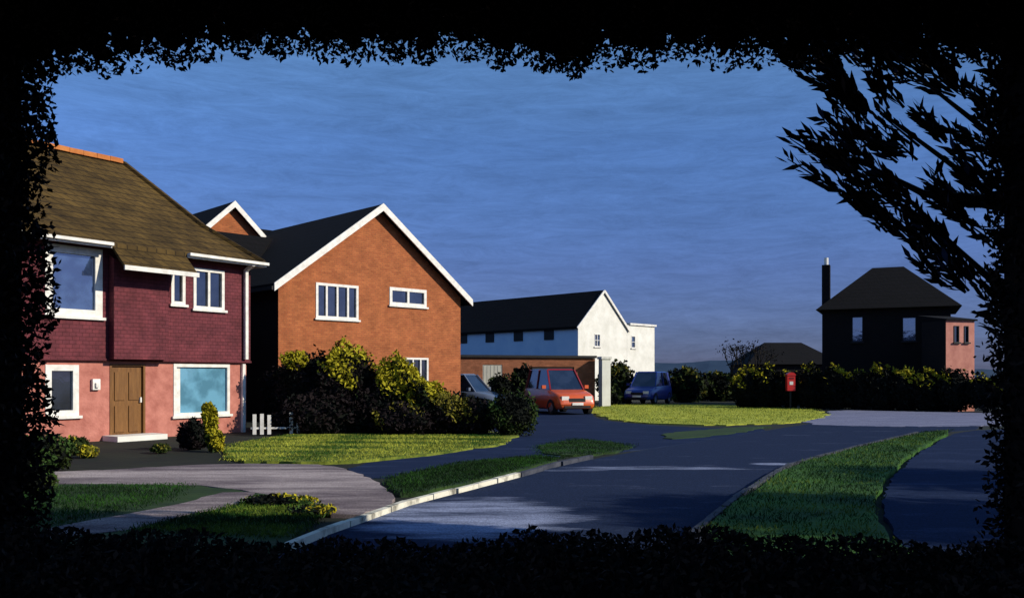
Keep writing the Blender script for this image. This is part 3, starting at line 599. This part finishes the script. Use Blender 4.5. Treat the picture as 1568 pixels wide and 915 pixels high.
    boxes('tail_lamps',[(-fx*.995,-fx*.96,s*.7*hw-.1,s*.7*hw+.1,belt*.7,belt*.92) for s in (-1,1)],M['red'],c)
    return c
car('red_car',2.08,38.4,math.atan2(-.93,.36),4.1,1.9,2.0,carpaint('orange_red_paint',(.74,.12,.022)),carpaint('red_roof_paint',(.28,.012,.012)))
car('blue_car',8.35,52.0,math.atan2(-.85,-.45),4.2,1.85,1.95,carpaint('blue_paint',(.012,.035,.24)))
car('silver_car',-2.25,40.2,math.atan2(-.45,.9),4.2,1.8,1.78,carpaint('silver_paint',(.14,.17,.24)))
lb=empty('post_box',(14.1,43.0,0))
cyl('post',0,0,0,1.0,.05,M['black'],lb)
boxes('box_body',[(-.2,.2,-.15,.15,.95,1.72)],M['red'],lb)
v=[];n=8
for i in range(n+1):
    an=math.pi*i/n; 
    for yy in (-.18,.18): v.append((.225*math.cos(an),yy,1.72+.16*math.sin(an)))
f=[(2*i,2*i+2,2*i+3,2*i+1) for i in range(n)]+[tuple(range(0,2*n+2,2)),tuple(range(2*n+1,0,-2))]
mesh('hood',v,f,M['red'],lb)
boxes('slot',[(-.12,.12,-.16,-.152,1.55,1.6)],M['black'],lb); boxes('plate',[(-.09,.09,-.16,-.152,1.25,1.42)],M['white'],lb)
# ------------------------------------------------------------ light
el=R(26); sv=Vector((.94*math.cos(el),-.34*math.cos(el),math.sin(el))).normalized()
sd=bpy.data.lights.new('sun','SUN'); sd.energy=4.5; sd.angle=R(.5); sd.color=(1,.91,.76)
so=bpy.data.objects.new('sun',sd); so.rotation_euler=sv.to_track_quat('Z','Y').to_euler(); so.location=(20,-10,30); link(so)
w=bpy.data.worlds.new('World'); S.world=w; w.use_nodes=True; nt=w.node_tree; N=nt.nodes; L=nt.links
bg=N['Background']; sky=N.new('ShaderNodeTexSky'); sky.sky_type='NISHITA'; sky.sun_disc=False; sky.sun_elevation=el; sky.sun_rotation=math.atan2(.94,-.34); sky.air_density=1.0; sky.dust_density=.3; sky.ozone_density=3
tc=N.new('ShaderNodeTexCoord'); sp=N.new('ShaderNodeSeparateXYZ'); L.new(tc.outputs['Generated'],sp.inputs[0])
rp=N.new('ShaderNodeValToRGB'); rp.color_ramp.elements[0].position=0; rp.color_ramp.elements[1].position=.42
rp.color_ramp.elements[0].color=(.13,.155,.38,1); rp.color_ramp.elements[1].color=(.66,.84,.96,1)
e2=rp.color_ramp.elements.new(.12); e2.color=(.26,.30,.56,1)
e3=rp.color_ramp.elements.new(.26); e3.color=(.38,.50,.76,1)
L.new(sp.outputs[2],rp.inputs[0])
mp=N.new('ShaderNodeMapping'); mp.inputs['Scale'].default_value=(4,4,26); mp.inputs['Rotation'].default_value=(0,R(6),0); L.new(tc.outputs['Generated'],mp.inputs[0])
nn=N.new('ShaderNodeTexNoise'); nn.inputs['Scale'].default_value=2.8; nn.inputs['Detail'].default_value=12; nn.inputs['Roughness'].default_value=.84; nn.inputs['Distortion'].default_value=.5; L.new(mp.outputs[0],nn.inputs['Vector'])
mr=N.new('ShaderNodeMapRange'); mr.inputs[1].default_value=.3; mr.inputs[2].default_value=.7; mr.inputs[3].default_value=.75; mr.inputs[4].default_value=1.25; L.new(nn.outputs['Fac'],mr.inputs[0])
m1=N.new('ShaderNodeMix'); m1.data_type='RGBA'; m1.blend_type='MULTIPLY'; m1.inputs[0].default_value=1; L.new(sky.outputs[0],m1.inputs[6]); L.new(rp.outputs[0],m1.inputs[7])
m2=N.new('ShaderNodeMix'); m2.data_type='RGBA'; m2.blend_type='MULTIPLY'; m2.inputs[0].default_value=1; L.new(m1.outputs[2],m2.inputs[6]); L.new(mr.outputs[0],m2.inputs[7])
L.new(m2.outputs[2],bg.inputs[0]); bg.inputs[1].default_value=.148
# ------------------------------------------------------------ camera
cd=bpy.data.cameras.new('camera'); cd.sensor_width=36; cd.lens=29.85; cd.shift_y=.075; cd.clip_end=5000; cd.clip_start=.05
co=bpy.data.objects.new('camera',cd); co.location=(0,0,1.7); co.rotation_euler=(R(90),0,0); link(co); S.camera=co
S.view_settings.view_transform='Standard'; S.view_settings.look='None'; S.view_settings.exposure=0
